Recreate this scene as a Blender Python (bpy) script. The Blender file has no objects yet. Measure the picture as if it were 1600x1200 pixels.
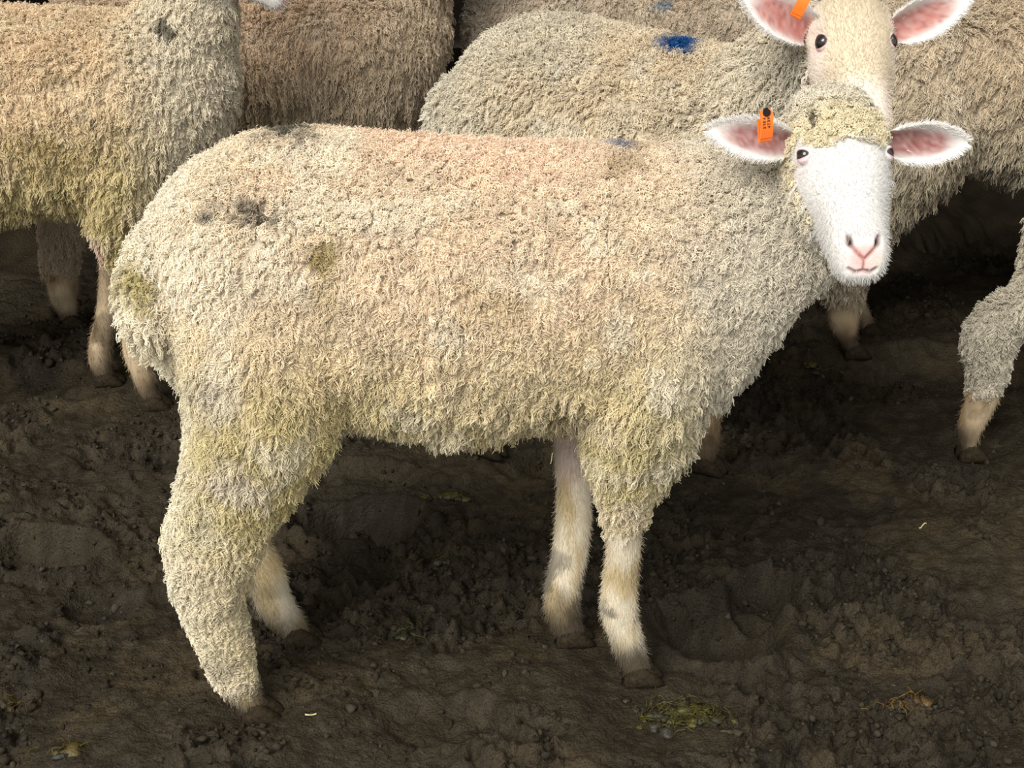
import bpy, bmesh, math, random
import numpy as np
from mathutils import Vector, Matrix

# ------------------------------------------------------------------ camera, light, exposure
SC = bpy.context.scene
COL = SC.collection
CAM_H, FOCAL, PITCH = 1.2, 2300.0, math.radians(25.0)
cam = bpy.data.cameras.new('camera')
cam.sensor_width = 36.0
cam.lens = FOCAL / 1600.0 * 36.0
cam.clip_start = 0.05
camo = bpy.data.objects.new('camera', cam)
camo.location = (0, 0, CAM_H)
camo.rotation_euler = (math.pi / 2 - PITCH, 0, 0)
COL.objects.link(camo)
SC.camera = camo

W = bpy.data.worlds.new('overcast_sky')
SC.world = W
W.use_nodes = True
bg = W.node_tree.nodes['Background']
bg.inputs[0].default_value = (0.95, 0.975, 1.0, 1)
bg.inputs[1].default_value = 0.8
SUN = bpy.data.lights.new('sun', 'SUN')
SUN.energy = 3.3
SUN.angle = math.radians(35)
SUN.color = (1.0, 0.985, 0.96)
suno = bpy.data.objects.new('sun', SUN)
suno.location = (-2, -3, 5)
suno.rotation_euler = Vector((0.45, 0.70, -0.78)).to_track_quat('-Z', 'Y').to_euler()
COL.objects.link(suno)
SC.view_settings.view_transform = 'Standard'
SC.view_settings.look = 'None'
SC.view_settings.gamma = 1.0
SC.view_settings.use_curve_mapping = False
SC.view_settings.exposure = 0.34

# ------------------------------------------------------------------ helpers
SP, CP = math.sin(PITCH), math.cos(PITCH)

def ray(u, v):
    a, b = (u - 800.0) / FOCAL, (600.0 - v) / FOCAL
    return np.array([a, CP + b * SP, -SP + b * CP])

def at(u, v, Y):
    d = ray(u, v)
    return np.array([0, 0, CAM_H]) + d * (Y / d[1])

def ground_pt(u, v):
    d = ray(u, v)
    return np.array([0, 0, CAM_H]) + d * (CAM_H / -d[2])

def project(P):
    P = np.asarray(P, float)
    x, y, z = P[:, 0], P[:, 1], P[:, 2] - CAM_H
    zd = np.maximum(y * CP - z * SP, 0.05)
    return np.stack([800 + FOCAL * x / zd, 600 - FOCAL * (y * SP + z * CP) / zd], 1), zd

def lin(r, g, b):
    c = np.array([r, g, b], float) / 255.0
    return np.where(c <= 0.04045, c / 12.92, ((c + 0.055) / 1.055) ** 2.4)

def _hash(ix, iy, iz, seed):
    h = (ix * 374761393 + iy * 668265263 + iz * 2147483647 + seed * 1274126177) & 0xffffffff
    h = ((h ^ (h >> 13)) * 1274126177) & 0xffffffff
    h = ((h ^ (h >> 16)) * 2246822519) & 0xffffffff
    return ((h ^ (h >> 15)) & 0xffff) / 65535.0

def vnoise(p, freq, seed=0):
    p = np.asarray(p, float) * freq + 1000.0
    i = np.floor(p).astype(np.int64)
    f = p - i
    f = f * f * (3 - 2 * f)
    out = np.zeros(len(p))
    for dx in (0, 1):
        for dy in (0, 1):
            for dz in (0, 1):
                w = (f[:, 0] if dx else 1 - f[:, 0]) * (f[:, 1] if dy else 1 - f[:, 1]) * (f[:, 2] if dz else 1 - f[:, 2])
                out += w * _hash(i[:, 0] + dx, i[:, 1] + dy, i[:, 2] + dz, seed)
    return out

def fbm(p, freq, oct=4, seed=0):
    o, a, t = 0, 1.0, 0
    for k in range(oct):
        o = o + a * vnoise(p, freq * 2 ** k, seed + 17 * k)
        t += a
        a *= 0.5
    return o / t

def sstep(a, b, x):
    t = np.clip((x - a) / (b - a), 0, 1)
    return t * t * (3 - 2 * t)

def mix(c, d, m):
    m = np.asarray(m)[:, None]
    return c * (1 - m) + d * m

def norm(v):
    v = np.asarray(v, float)
    return v / np.maximum(np.linalg.norm(v, axis=-1, keepdims=True), 1e-9)

def link(o, parent=None):
    COL.objects.link(o)
    if parent is not None:
        o.parent = parent
    return o

def mesh_obj(name, V, F, mat, parent=None, smooth=True, colors=None):
    me = bpy.data.meshes.new(name)
    me.from_pydata([tuple(map(float, v)) for v in V], [], [tuple(f) for f in F])
    if smooth:
        me.polygons.foreach_set('use_smooth', [True] * len(me.polygons))
    if colors is not None:
        set_col(me, colors)
    me.materials.append(mat)
    return link(bpy.data.objects.new(name, me), parent)

def set_col(me, c):
    c = np.asarray(c)
    a = me.attributes.new('col', 'FLOAT_COLOR', 'POINT')
    a.data.foreach_set('color', np.concatenate([c, np.ones((len(c), 1))], 1).astype(np.float32).ravel())

def tag(o, label=None, cat=None, group=None, kind=None):
    if label: o['label'] = label
    if cat: o['category'] = cat
    if group: o['group'] = group
    if kind: o['kind'] = kind
    return o

# ------------------------------------------------------------------ materials
def new_mat(name):
    m = bpy.data.materials.new(name)
    m.use_nodes = True
    nt = m.node_tree
    return m, nt, nt.nodes['Principled BSDF']

def attr_mat(name, rough=0.9, spec=0.15, translucent=0.0, bump=0.0, bscale=200.0, bdist=.002):
    m, nt, p = new_mat(name)
    a = nt.nodes.new('ShaderNodeAttribute')
    a.attribute_name = 'col'
    nt.links.new(a.outputs['Color'], p.inputs['Base Color'])
    p.inputs['Roughness'].default_value = rough
    p.inputs['Specular IOR Level'].default_value = spec
    if translucent:
        t = nt.nodes.new('ShaderNodeBsdfTranslucent')
        nt.links.new(a.outputs['Color'], t.inputs['Color'])
        x = nt.nodes.new('ShaderNodeMixShader')
        x.inputs[0].default_value = translucent
        nt.links.new(p.outputs[0], x.inputs[1])
        nt.links.new(t.outputs[0], x.inputs[2])
        nt.links.new(x.outputs[0], nt.nodes['Material Output'].inputs['Surface'])
    if bump:
        n = nt.nodes.new('ShaderNodeTexNoise')
        n.inputs['Scale'].default_value = bscale
        n.inputs['Detail'].default_value = 7
        tc = nt.nodes.new('ShaderNodeTexCoord')
        nt.links.new(tc.outputs['Object'], n.inputs['Vector'])
        b = nt.nodes.new('ShaderNodeBump')
        b.inputs['Strength'].default_value = bump
        b.inputs['Distance'].default_value = bdist
        nt.links.new(n.outputs['Fac'], b.inputs['Height'])
        nt.links.new(b.outputs[0], p.inputs['Normal'])
    return m

def plain_mat(name, rgb, rough=0.6, spec=0.3, bump=0.0, bscale=300.0, vary=0.0):
    m, nt, p = new_mat(name)
    c = (*lin(*rgb), 1)
    p.inputs['Base Color'].default_value = c
    p.inputs['Roughness'].default_value = rough
    p.inputs['Specular IOR Level'].default_value = spec
    if bump or vary:
        n = nt.nodes.new('ShaderNodeTexNoise')
        n.inputs['Scale'].default_value = bscale
        n.inputs['Detail'].default_value = 5
        tc = nt.nodes.new('ShaderNodeTexCoord')
        nt.links.new(tc.outputs['Object'], n.inputs['Vector'])
        if bump:
            b = nt.nodes.new('ShaderNodeBump')
            b.inputs['Strength'].default_value = bump
            b.inputs['Distance'].default_value = 0.002
            nt.links.new(n.outputs['Fac'], b.inputs['Height'])
            nt.links.new(b.outputs[0], p.inputs['Normal'])
        if vary:
            r = nt.nodes.new('ShaderNodeValToRGB')
            r.color_ramp.elements[0].position = 0.3
            r.color_ramp.elements[1].position = 0.7
            r.color_ramp.elements[0].color = tuple(x * (1 - vary) for x in c[:3]) + (1,)
            r.color_ramp.elements[1].color = tuple(min(1, x * (1 + vary)) for x in c[:3]) + (1,)
            nt.links.new(n.outputs['Fac'], r.inputs[0])
            nt.links.new(r.outputs[0], p.inputs['Base Color'])
    return m

M_WOOL = attr_mat('wool', 0.85, 0.2, 0.10)
M_SKIN = attr_mat('skin', 0.75, 0.2, 0, 0.3, 400)
M_EAR = attr_mat('ear_skin', 0.7, 0.2, 0.25, 0.3, 300)
M_EYE = attr_mat('eyeball', 0.08, 0.6)
M_MUD = attr_mat('mud', 0.66, 0.16, 0, 1.0, 150, .005)
def granular(m, scale=420.0):
    # crumbly soil: fine lighter and darker grains, and a second, finer relief
    nt = m.node_tree
    p = nt.nodes['Principled BSDF']
    src = p.inputs['Base Color'].links[0].from_socket
    tc = nt.nodes.new('ShaderNodeTexCoord')
    n = nt.nodes.new('ShaderNodeTexNoise')
    n.inputs['Scale'].default_value = scale
    n.inputs['Detail'].default_value = 3
    nt.links.new(tc.outputs['Object'], n.inputs['Vector'])
    r = nt.nodes.new('ShaderNodeMapRange')
    r.inputs['From Min'].default_value = .3
    r.inputs['From Max'].default_value = .7
    r.inputs['To Min'].default_value = .55
    r.inputs['To Max'].default_value = 1.5
    nt.links.new(n.outputs['Fac'], r.inputs['Value'])
    v = nt.nodes.new('ShaderNodeVectorMath')
    v.operation = 'SCALE'
    nt.links.new(src, v.inputs[0])
    nt.links.new(r.outputs[0], v.inputs['Scale'])
    nt.links.new(v.outputs[0], p.inputs['Base Color'])
    old = p.inputs['Normal'].links[0].from_socket
    b = nt.nodes.new('ShaderNodeBump')
    b.inputs['Strength'].default_value = 1.0
    b.inputs['Distance'].default_value = .002
    nt.links.new(n.outputs['Fac'], b.inputs['Height'])
    nt.links.new(old, b.inputs['Normal'])
    nt.links.new(b.outputs[0], p.inputs['Normal'])
granular(M_MUD)
M_CLOD = attr_mat('mud_crumb', 0.8, 0.1, 0, 0.9, 500)
M_DUNG = attr_mat('dung', 0.45, 0.4, 0, 0.7, 400)
M_HOOF = plain_mat('muddy_hoof', (47, 40, 29), 0.9, 0.06, 0.8, 180, 0.45)
M_TAG = plain_mat('orange_plastic', (255, 122, 40), 0.4, 0.4)
M_INK = plain_mat('black_ink', (30, 24, 22), 0.5, 0.3)
M_STRAW = plain_mat('straw', (205, 190, 140), 0.7, 0.2, 0, 200, 0.2)
M_SHADE_ROOF = plain_mat('shade_roof_dark', (70, 68, 64), 0.8, 0.2, 0.3, 20, 0.2)  # for the unseen roof added to shade the background
M_SHADE_WALL = plain_mat('shade_wall_dark', (58, 48, 40), 0.85, 0.15, 0.6, 30, 0.3)  # for the unseen walls added with it

# ------------------------------------------------------------------ ground height field
HOLES = [  # pixel of centre, radii (m) along x and y, depth
    (560, 825, .105, .075, .066), (1120, 985, .10, .075, .062), (1195, 930, .06, .06, .042),
    (60, 865, .10, .06, .050), (1420, 590, .25, .12, .03), (560, 740, .12, .05, .02),
    (160, 940, .06, .05, .018), (760, 960, .07, .05, .015), (1330, 800, .10, .06, .015),
    (220, 720, .12, .06, .02), (1500, 960, .1, .05, .014), (700, 1130, .09, .05, .012),
    (60, 600, .2, .1, .03), (860, 720, .1, .05, .02)]
HOLE_PTS = [(ground_pt(u, v), rx, ry, d) for u, v, rx, ry, d in HOLES]
FEET_FLAT = []

def height(P):
    P = np.array(P, float)
    P[:, 2] = 0
    big = fbm(P, 3.2, 3, 3) - 0.5
    med = fbm(P, 11, 3, 5) - 0.5
    rid = 1 - np.abs(2 * fbm(P * np.array([1, 1.4, 1]), 16, 3, 9) - 1)
    rough = sstep(0.46, 0.62, fbm(P, 5.5, 3, 21))
    fine = fbm(P, 60, 3, 31) - 0.5
    fine2 = vnoise(P, 170, 41) - 0.5
    H = big * 0.05 + med * 0.026 + (rid - 0.75) * 0.016 * (0.3 + rough) + fine * (0.006 + 0.020 * rough) + fine2 * (0.002 + 0.005 * rough)
    ch = vnoise(P + .004 * fine[:, None], 62, 51)
    ch2 = vnoise(P, 105, 52)
    H += (sstep(.52, .62, ch) * .0085 + sstep(.55, .65, ch2) * .0055) * (.25 + rough) - .004 * rough
    for c, rx, ry, d in HOLE_PTS:
        wob = 0.3 * (fbm(P, 14, 2, 77) - 0.5)
        dx, dy = (P[:, 0] - c[0]) / rx, (P[:, 1] - c[1]) / ry
        r = np.sqrt(dx * dx + dy * dy) + wob
        steep = np.where(dy < 0, sstep(1.0, 0.72, r), sstep(1.25, 0.3, r))
        H -= d * steep
        H += 0.25 * d * np.exp(-((r - 1.12) / 0.16) ** 2)
    for c in FEET_FLAT:
        w = np.exp(-(((P[:, 0] - c[0]) / .07) ** 2 + ((P[:, 1] - c[1]) / .05) ** 2))
        H = H * (1 - w) + (0.0 + fine * 0.006) * w
    return H

# ------------------------------------------------------------------ surface building
class Vol:
    """closed lofts that are fused into one continuous surface"""
    def __init__(s):
        s.V, s.F = [], []
    def loft(s, rings):
        n = len(rings[0])
        b = len(s.V)
        for r in rings:
            s.V += [tuple(p) for p in r]
        m = len(rings)
        for i in range(m - 1):
            for k in range(n):
                k2 = (k + 1) % n
                s.F.append((b + i * n + k, b + i * n + k2, b + (i + 1) * n + k2, b + (i + 1) * n + k))
        s.V.append(tuple(np.mean(rings[0], 0)))
        s.V.append(tuple(np.mean(rings[-1], 0)))
        for k in range(n):
            s.F.append((len(s.V) - 2, b + (k + 1) % n, b + k))
            s.F.append((len(s.V) - 1, b + (m - 1) * n + k, b + (m - 1) * n + (k + 1) % n))
    def fuse(s, name, voxel, smooth):
        me = bpy.data.meshes.new(name)
        me.from_pydata([tuple(map(float, v)) for v in s.V], [], s.F)
        bm = bmesh.new()
        bm.from_mesh(me)
        bmesh.ops.recalc_face_normals(bm, faces=bm.faces)
        bm.to_mesh(me)
        bm.free()
        o = bpy.data.objects.new(name, me)
        COL.objects.link(o)
        r = o.modifiers.new('r', 'REMESH')
        r.mode = 'VOXEL'
        r.voxel_size = voxel
        q = o.modifiers.new('s', 'SMOOTH')
        q.factor = 0.5
        q.iterations = smooth
        dg = bpy.context.evaluated_depsgraph_get()
        out = bpy.data.meshes.new_from_object(o.evaluated_get(dg))
        bpy.data.objects.remove(o)
        bpy.data.meshes.remove(me)
        out.name = name
        return out

def ring(c, U, Vv, n=28, e=2.0):
    t = np.linspace(0, 2 * math.pi, n, endpoint=False)
    cs, sn = np.cos(t), np.sin(t)
    a = np.sign(cs) * np.abs(cs) ** (2 / e)
    b = np.sign(sn) * np.abs(sn) ** (2 / e)
    return np.asarray(c) + a[:, None] * np.asarray(U) + b[:, None] * np.asarray(Vv)

def interp_sections(S, m):
    S = np.asarray(S, float)
    d = np.r_[0, np.cumsum(np.linalg.norm(np.diff(S[:, :3], axis=0), axis=1) + 1e-4)]
    q = np.linspace(0, d[-1], m)
    out = []
    for k in range(S.shape[1]):   # cubic (Catmull-Rom style) through the sections
        y = S[:, k]
        g = np.gradient(y, d)
        i = np.clip(np.searchsorted(d, q) - 1, 0, len(d) - 2)
        h = d[i + 1] - d[i]
        t = (q - d[i]) / h
        out.append((2 * t**3 - 3 * t**2 + 1) * y[i] + (t**3 - 2 * t**2 + t) * h * g[i] + (-2 * t**3 + 3 * t**2) * y[i + 1] + (t**3 - t**2) * h * g[i + 1])
    return np.stack(out, 1)

# torso section solved so that the ellipse touches the two sight lines
def solve_section(u, vt, vb, w, Yc, shrink=0.012):
    pt, pb = math.radians(0), 0
    def dep(v):
        d = ray(u, v)
        return math.atan2(-d[2], d[1])
    pt, pb = dep(vt), dep(vb)
    hh = 0.2
    zc = 0.5
    for _ in range(40):
        # signed distances of the centre from the two sight lines
        st = math.sqrt((w * math.sin(pt)) ** 2 + (hh * math.cos(pt)) ** 2)
        sb = math.sqrt((w * math.sin(pb)) ** 2 + (hh * math.cos(pb)) ** 2)
        # n.(c-cam) = -st at the top line, +sb at the bottom line ; n = (sin, cos)
        zt = CAM_H + (-st - Yc * math.sin(pt)) / math.cos(pt)
        zb = CAM_H + (sb - Yc * math.sin(pb)) / math.cos(pb)
        zc = 0.5 * (zt + zb)
        hh = max(0.01, hh + 0.5 * (zt - zb) * 0.5)
    x = at(u, 0.5 * (vt + vb), Yc)[0]
    # at() uses the plane through the centre
    zd = Yc * CP + (CAM_H - zc) * SP
    x = (u - 800) / FOCAL * zd
    return [x, Yc, zc, max(w - shrink, .01), max(hh - shrink, .01)]

ROOT = np.array([-0.07, 1.66, 0.0])     # base of the sheep in front
Y0 = 1.66
TORSO_PX = [  # u, top, bottom, half width, Y
    (226, 385, 512, .042, 1.655), (238, 342, 550, .062, 1.655), (260, 303, 582, .090, 1.655), (290, 266, 610, .118, 1.655),
    (334, 232, 632, .150, 1.655), (388, 206, 648, .160, 1.655), (450, 194, 658, .165, 1.66), (530, 195, 666, .170, 1.66),
    (600, 201, 670, .178, 1.66), (700, 208, 690, .184, 1.66), (800, 213, 684, .184, 1.665), (900, 216, 668, .174, 1.67),
    (1000, 218, 662, .160, 1.675), (1075, 216, 652, .145, 1.675), (1130, 206, 632, .127, 1.67), (1178, 190, 586, .110, 1.66),
    (1213, 178, 538, .097, 1.65), (1252, 172, 486, .085, 1.635), (1295, 172, 450, .072, 1.62), (1335, 185, 410, .060, 1.605),
    (1378, 228, 385, .045, 1.600)]
TORSO = [solve_section(*r) for r in TORSO_PX]
TORSO = [[s[0] - ROOT[0], s[1] - ROOT[1], s[2], s[3], s[4]] for s in TORSO]

def leg_px(rows, shrink):
    out = []
    for (u, v, hw, Y, ry) in rows:
        p = at(u, v, Y)
        zd = p[1] * CP + (CAM_H - p[2]) * SP
        out.append([p[0] - ROOT[0], p[1] - ROOT[1], p[2], max(hw / FOCAL * zd - shrink, .008), max(ry - shrink, .008)])
    return out

NH = leg_px([(395, 430, 120, 1.565, .06), (408, 540, 132, 1.545, .075), (420, 640, 122, 1.54, .072), (406, 700, 114, 1.54, .066), (385, 745, 105, 1.545, .060),
             (362, 785, 98, 1.55, .055), (345, 820, 92, 1.55, .052), (335, 860, 84, 1.55, .048), (328, 910, 68, 1.552, .044), (336, 960, 58, 1.555, .040),
             (352, 1010, 52, 1.556, .037), (364, 1045, 47, 1.556, .036), (373, 1070, 42, 1.555, .034), (388, 1092, 34, 1.552, .030), (398, 1106, 30, 1.550, .026)], .009)
FH = leg_px([(385, 470, 105, 1.745, .06), (385, 600, 92, 1.765, .065), (366, 690, 80, 1.765, .056), (340, 750, 62, 1.758, .046), (345, 800, 55, 1.75, .040), (380, 850, 48, 1.742, .035),
             (414, 900, 39, 1.735, .030), (424, 932, 36, 1.73, .028), (436, 956, 38, 1.725, .028), (452, 976, 34, 1.722, .026), (462, 988, 28, 1.72, .023)], .006)
NF = leg_px([(1030, 430, 90, 1.585, .05), (1020, 540, 100, 1.575, .062), (1005, 640, 92, 1.578, .062), (996, 690, 80, 1.585, .055), (988, 740, 63, 1.595, .046), (980, 775, 48, 1.60, .038),
             (976, 800, 38, 1.607, .031), (974, 830, 33, 1.612, .028), (974, 860, 31, 1.617, .026), (970, 900, 32, 1.625, .024), (967, 935, 33, 1.63, .025), (968, 962, 33, 1.634, .026),
             (976, 990, 31, 1.636, .026), (984, 1018, 30, 1.635, .026), (992, 1040, 28, 1.632, .024)], .005)
FF = leg_px([(960, 470, 80, 1.745, .05), (940, 600, 72, 1.755, .052), (912, 680, 48, 1.752, .040), (898, 725, 34, 1.75, .031), (897, 770, 30, 1.745, .028), (896, 810, 31, 1.742, .028),
             (891, 860, 31, 1.735, .025), (882, 905, 32, 1.728, .025), (877, 935, 31, 1.724, .026), (880, 962, 31, 1.722, .026), (886, 982, 28, 1.722, .024)], .004)
TAIL = [[at(u, v, Y)[0] - ROOT[0], at(u, v, Y)[1] - ROOT[1], at(u, v, Y)[2], r - .010, r2 - .010] for (u, v, Y, r, r2) in
        [(275, 330, 1.63, .03, .03), (240, 382, 1.60, .036, .036), (224, 432, 1.575, .0375, .042), (225, 485, 1.560, .036, .040), (233, 525, 1.555, .028, .034), (243, 545, 1.555, .018, .024)]]

def leg_rings(S, m=40, vertical=False):
    Q = interp_sections(S, m)
    out = []
    for q in Q:
        out.append(ring(q[:3], (max(q[3], .006), 0, 0), (0, max(q[4], .006), 0), 24))
    return out

# ------------------------------------------------------------------ head
HEAD = [  # t along the face, top, bottom, half width, exponent
    (-.100, .020, -.050, .034), (-.080, .036, -.062, .046), (-.052, .046, -.068, .053), (-.020, .049, -.072, .056), (.004, .046, -.074, .0545),
    (.030, .040, -.070, .049), (.055, .034, -.061, .0415), (.078, .029, -.053, .0355), (.098, .024, -.047, .033), (.113, .018, -.0405, .0315),
    (.125, .010, -.0375, .030), (.134, .000, -.034, .0255), (.141, -.010, -.028, .017)]

class HeadFrame:
    def __init__(s, eye_mid, a, up, scale=1.0):
        s.a = norm(a)
        up = np.asarray(up, float)
        s.n = norm(up - s.a * np.dot(up, s.a))
        s.s = np.cross(s.n, s.a)          # side
        s.k = scale
        s.o = np.asarray(eye_mid, float) - s.n * 0.018 * scale
    def pt(s, t, side, n):
        return s.o + (s.a * t + s.s * side + s.n * n) * s.k
    def loc(s, P):
        d = (np.asarray(P) - s.o) / s.k
        return d @ s.a, d @ s.s, d @ s.n
    def rings(s):
        Q = interp_sections([(t, 0, 0, a, b, w) for t, a, b, w in HEAD], 44)
        out = []
        for q in Q:
            t, a, b, w = q[0], q[3], q[4], max(q[5], .005)
            c = s.pt(t, 0, 0.5 * (a + b))
            out.append(ring(c, s.s * w * s.k, s.n * max(0.5 * (a - b), .005) * s.k, 32, 2.25))
        return out

def make_ear(fr, side, root, axis, face, L, Wd, parent, seed, skin_rgb, back_rgb):
    """leaf-shaped cupped ear: axis = base to tip, face = direction the hollow looks"""
    rnd = np.random.default_rng(seed)
    ax = norm(axis)
    fc = norm(np.asarray(face) - ax * np.dot(face, ax))
    wd = np.cross(ax, fc)
    nu, nv = 22, 13
    V, C = [], []
    inner = lin(*skin_rgb)
    rim = lin(246, 242, 234)
    back = lin(*back_rgb)
    for lay in (0, 1):
        for i in range(nu):
            u = i / (nu - 1)
            w = Wd * (0.50 + 0.62 * math.sin(math.pi * min(u * 0.94 + 0.02, 1)) ** 0.9 - 0.50 * u ** 0.8) if u < 1 else Wd * 0.04
            w = max(w * min(1.0, ((1 - u) / 0.10) ** 0.5 if u > 0.9 else 1.0), Wd * 0.05)
            roll = 1.35 * (1 - u) ** 1.3 + 0.42
            for j in range(nv):
                v = -1 + 2 * j / (nv - 1)
                ang = v * roll
                R = w / max(math.sin(min(roll, 1.5)), .3)
                x = R * math.sin(ang)
                dep = R * (1 - math.cos(ang))
                p = ax * (u * L) + wd * x + fc * (dep - 0.004 - .010 * u * u)
                th = (0.0022 + 0.0012 * (1 - u)) * (1 if lay else -0.0)
                p = p - fc * th
                V.append(np.asarray(root) + p)
                if lay == 0:
                    m = np.clip((1 - abs(v)) * 2.2 - 0.30, 0, 1) * np.clip((1 - u) * 3.6 - .25, 0, 1)
                    m = m * (0.75 + 0.25 * rnd.random())
                    C.append((rim * (1 - m) + inner * m) * (1 - .35 * m * rnd.random() ** 2))
                else:
                    m = np.clip(u * 1.6 - 0.2, 0, 1)
                    C.append(back * (1 - m) + rim * m)
    F = []
    o2 = nu * nv
    for i in range(nu - 1):
        for j in range(nv - 1):
            a, b, c, d = i * nv + j, i * nv + j + 1, (i + 1) * nv + j + 1, (i + 1) * nv + j
            F.append((a, b, c, d))
            F.append((o2 + a, o2 + d, o2 + c, o2 + b))
    for i in range(nu - 1):
        a, d = i * nv, (i + 1) * nv
        F.append((a, d, o2 + d, o2 + a))
        a, d = i * nv + nv - 1, (i + 1) * nv + nv - 1
        F.append((d, a, o2 + a, o2 + d))
    for j in range(nv - 1):
        a, b = (nu - 1) * nv + j, (nu - 1) * nv + j + 1
        F.append((b, a, o2 + a, o2 + b))
        a, b = j, j + 1
        F.append((a, b, o2 + b, o2 + a))
    ear = mesh_obj('ear', V, F, M_EAR, parent, True, C)
    # short fringe of white hair along the rim
    V = np.array(V)
    pts, dirs = [], []
    for _ in range(1500):
        i = rnd.integers(1, nu - 1)
        f = rnd.random()
        e = 0 if rnd.random() < .5 else nv - 1
        inn = int(abs(rnd.normal(0, 1.1)))
        j = e + (inn if e == 0 else -inn)
        j = min(max(j, 0), nv - 1)
        lay = 0 if rnd.random() < .6 else o2
        p = V[lay + i * nv + j] * (1 - f) + V[lay + (i + 1) * nv + j] * f
        pts.append(p)
        out = wd * (-1 if e == 0 else 1)
        dirs.append(norm(ax * 0.75 + out * 0.55 + fc * (0.45 if lay == 0 else -.35) + rnd.normal(0, .25, 3)))
    pts, dirs = np.array(pts), np.array(dirs)
    strands('ear_fur', pts, dirs, np.full(len(pts), .007) * rnd.uniform(.6, 1.3, len(pts)), np.tile(rim, (len(pts), 1)) * rnd.uniform(.85, 1, (len(pts), 1)), .00035, 3, 0.0, rnd, ear)
    return ear, V, ax, wd, fc

def strands(name, P, D, L, Cc, rad, K, curl, rnd, parent, turns=1.2, droop=0.0):
    """hair curves: P roots, D directions, L lengths"""
    N = len(P)
    t = np.linspace(0, 1, K)
    e1 = norm(np.cross(D, np.tile([0.3, 0.2, 1.0], (N, 1)) + 1e-3))
    e2 = np.cross(D, e1)
    ph = rnd.uniform(0, 6.28, N)
    tr = turns * rnd.uniform(.6, 1.4, N) * np.where(rnd.random(N) < .5, -1, 1)
    X = P[:, None, :] + D[:, None, :] * (L[:, None] * t)[:, :, None]
    if curl:
        am = curl * rnd.uniform(.5, 1.4, N)
        w = 2 * math.pi * tr[:, None] * t + ph[:, None]
        env = am[:, None] * np.minimum(t * 1.6, 1.0)
        X = X + (np.cos(w) * env)[:, :, None] * e1[:, None, :] + (np.sin(w) * env)[:, :, None] * e2[:, None, :]
    if droop:
        X[:, :, 2] -= droop * L[:, None] * t ** 2
    return curves_obj(name, X, Cc, rad, parent)

def curves_obj(name, X, Cc, rad, parent, taper=0.35):
    N, K = X.shape[:2]
    c = bpy.data.hair_curves.new(name)
    c.add_curves([K] * N)
    c.position_data.foreach_set('vector', X.astype(np.float32).ravel())
    a = c.attributes.get('radius') or c.attributes.new('radius', 'FLOAT', 'POINT')
    rr = np.broadcast_to(np.asarray(rad, float).reshape(-1, 1), (N, 1)) * np.linspace(1, taper, K)[None, :] 
    a.data.foreach_set('value', rr.astype(np.float32).ravel())
    k = c.attributes.new('col', 'FLOAT_COLOR', 'CURVE')
    k.data.foreach_set('color', np.concatenate([np.clip(Cc, 0, 1), np.ones((N, 1))], 1).astype(np.float32).ravel())
    c.materials.append(M_WOOL)
    o = bpy.data.objects.new(name, c)
    o['kind'] = 'stuff'
    return link(o, parent)

# ------------------------------------------------------------------ hoof claw (shared mesh)
def claw_mesh():
    S = [(-.022, .000, .009, .018), (-.012, .000, .0125, .032), (.002, .000, .0135, .031), (.014, .000, .0125, .022), (.025, .000, .0095, .013), (.033, .000, .005, .006)]
    V, F = [], []
    n = 10
    for (x, z, w, h) in S:
        for k in range(n):
            t = 2 * math.pi * k / n
            zz = math.sin(t)
            V.append((x + (0.004 if zz > 0 else 0), w * math.cos(t), max(0, .5 * h * (1 + zz) * 1.0)))
    for i in range(len(S) - 1):
        for k in range(n):
            F.append((i * n + k, i * n + (k + 1) % n, (i + 1) * n + (k + 1) % n, (i + 1) * n + k))
    F.append(tuple(range(n)))
    F.append(tuple(range((len(S) - 1) * n, len(S) * n))[::-1])
    me = bpy.data.meshes.new('hoof')
    me.from_pydata(V, [], F)
    bm = bmesh.new(); bm.from_mesh(me); bmesh.ops.recalc_face_normals(bm, faces=bm.faces); bm.to_mesh(me); bm.free()
    me.polygons.foreach_set('use_smooth', [True] * len(me.polygons))
    me.materials.append(M_HOOF)
    return me
CLAW = claw_mesh()

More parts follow.
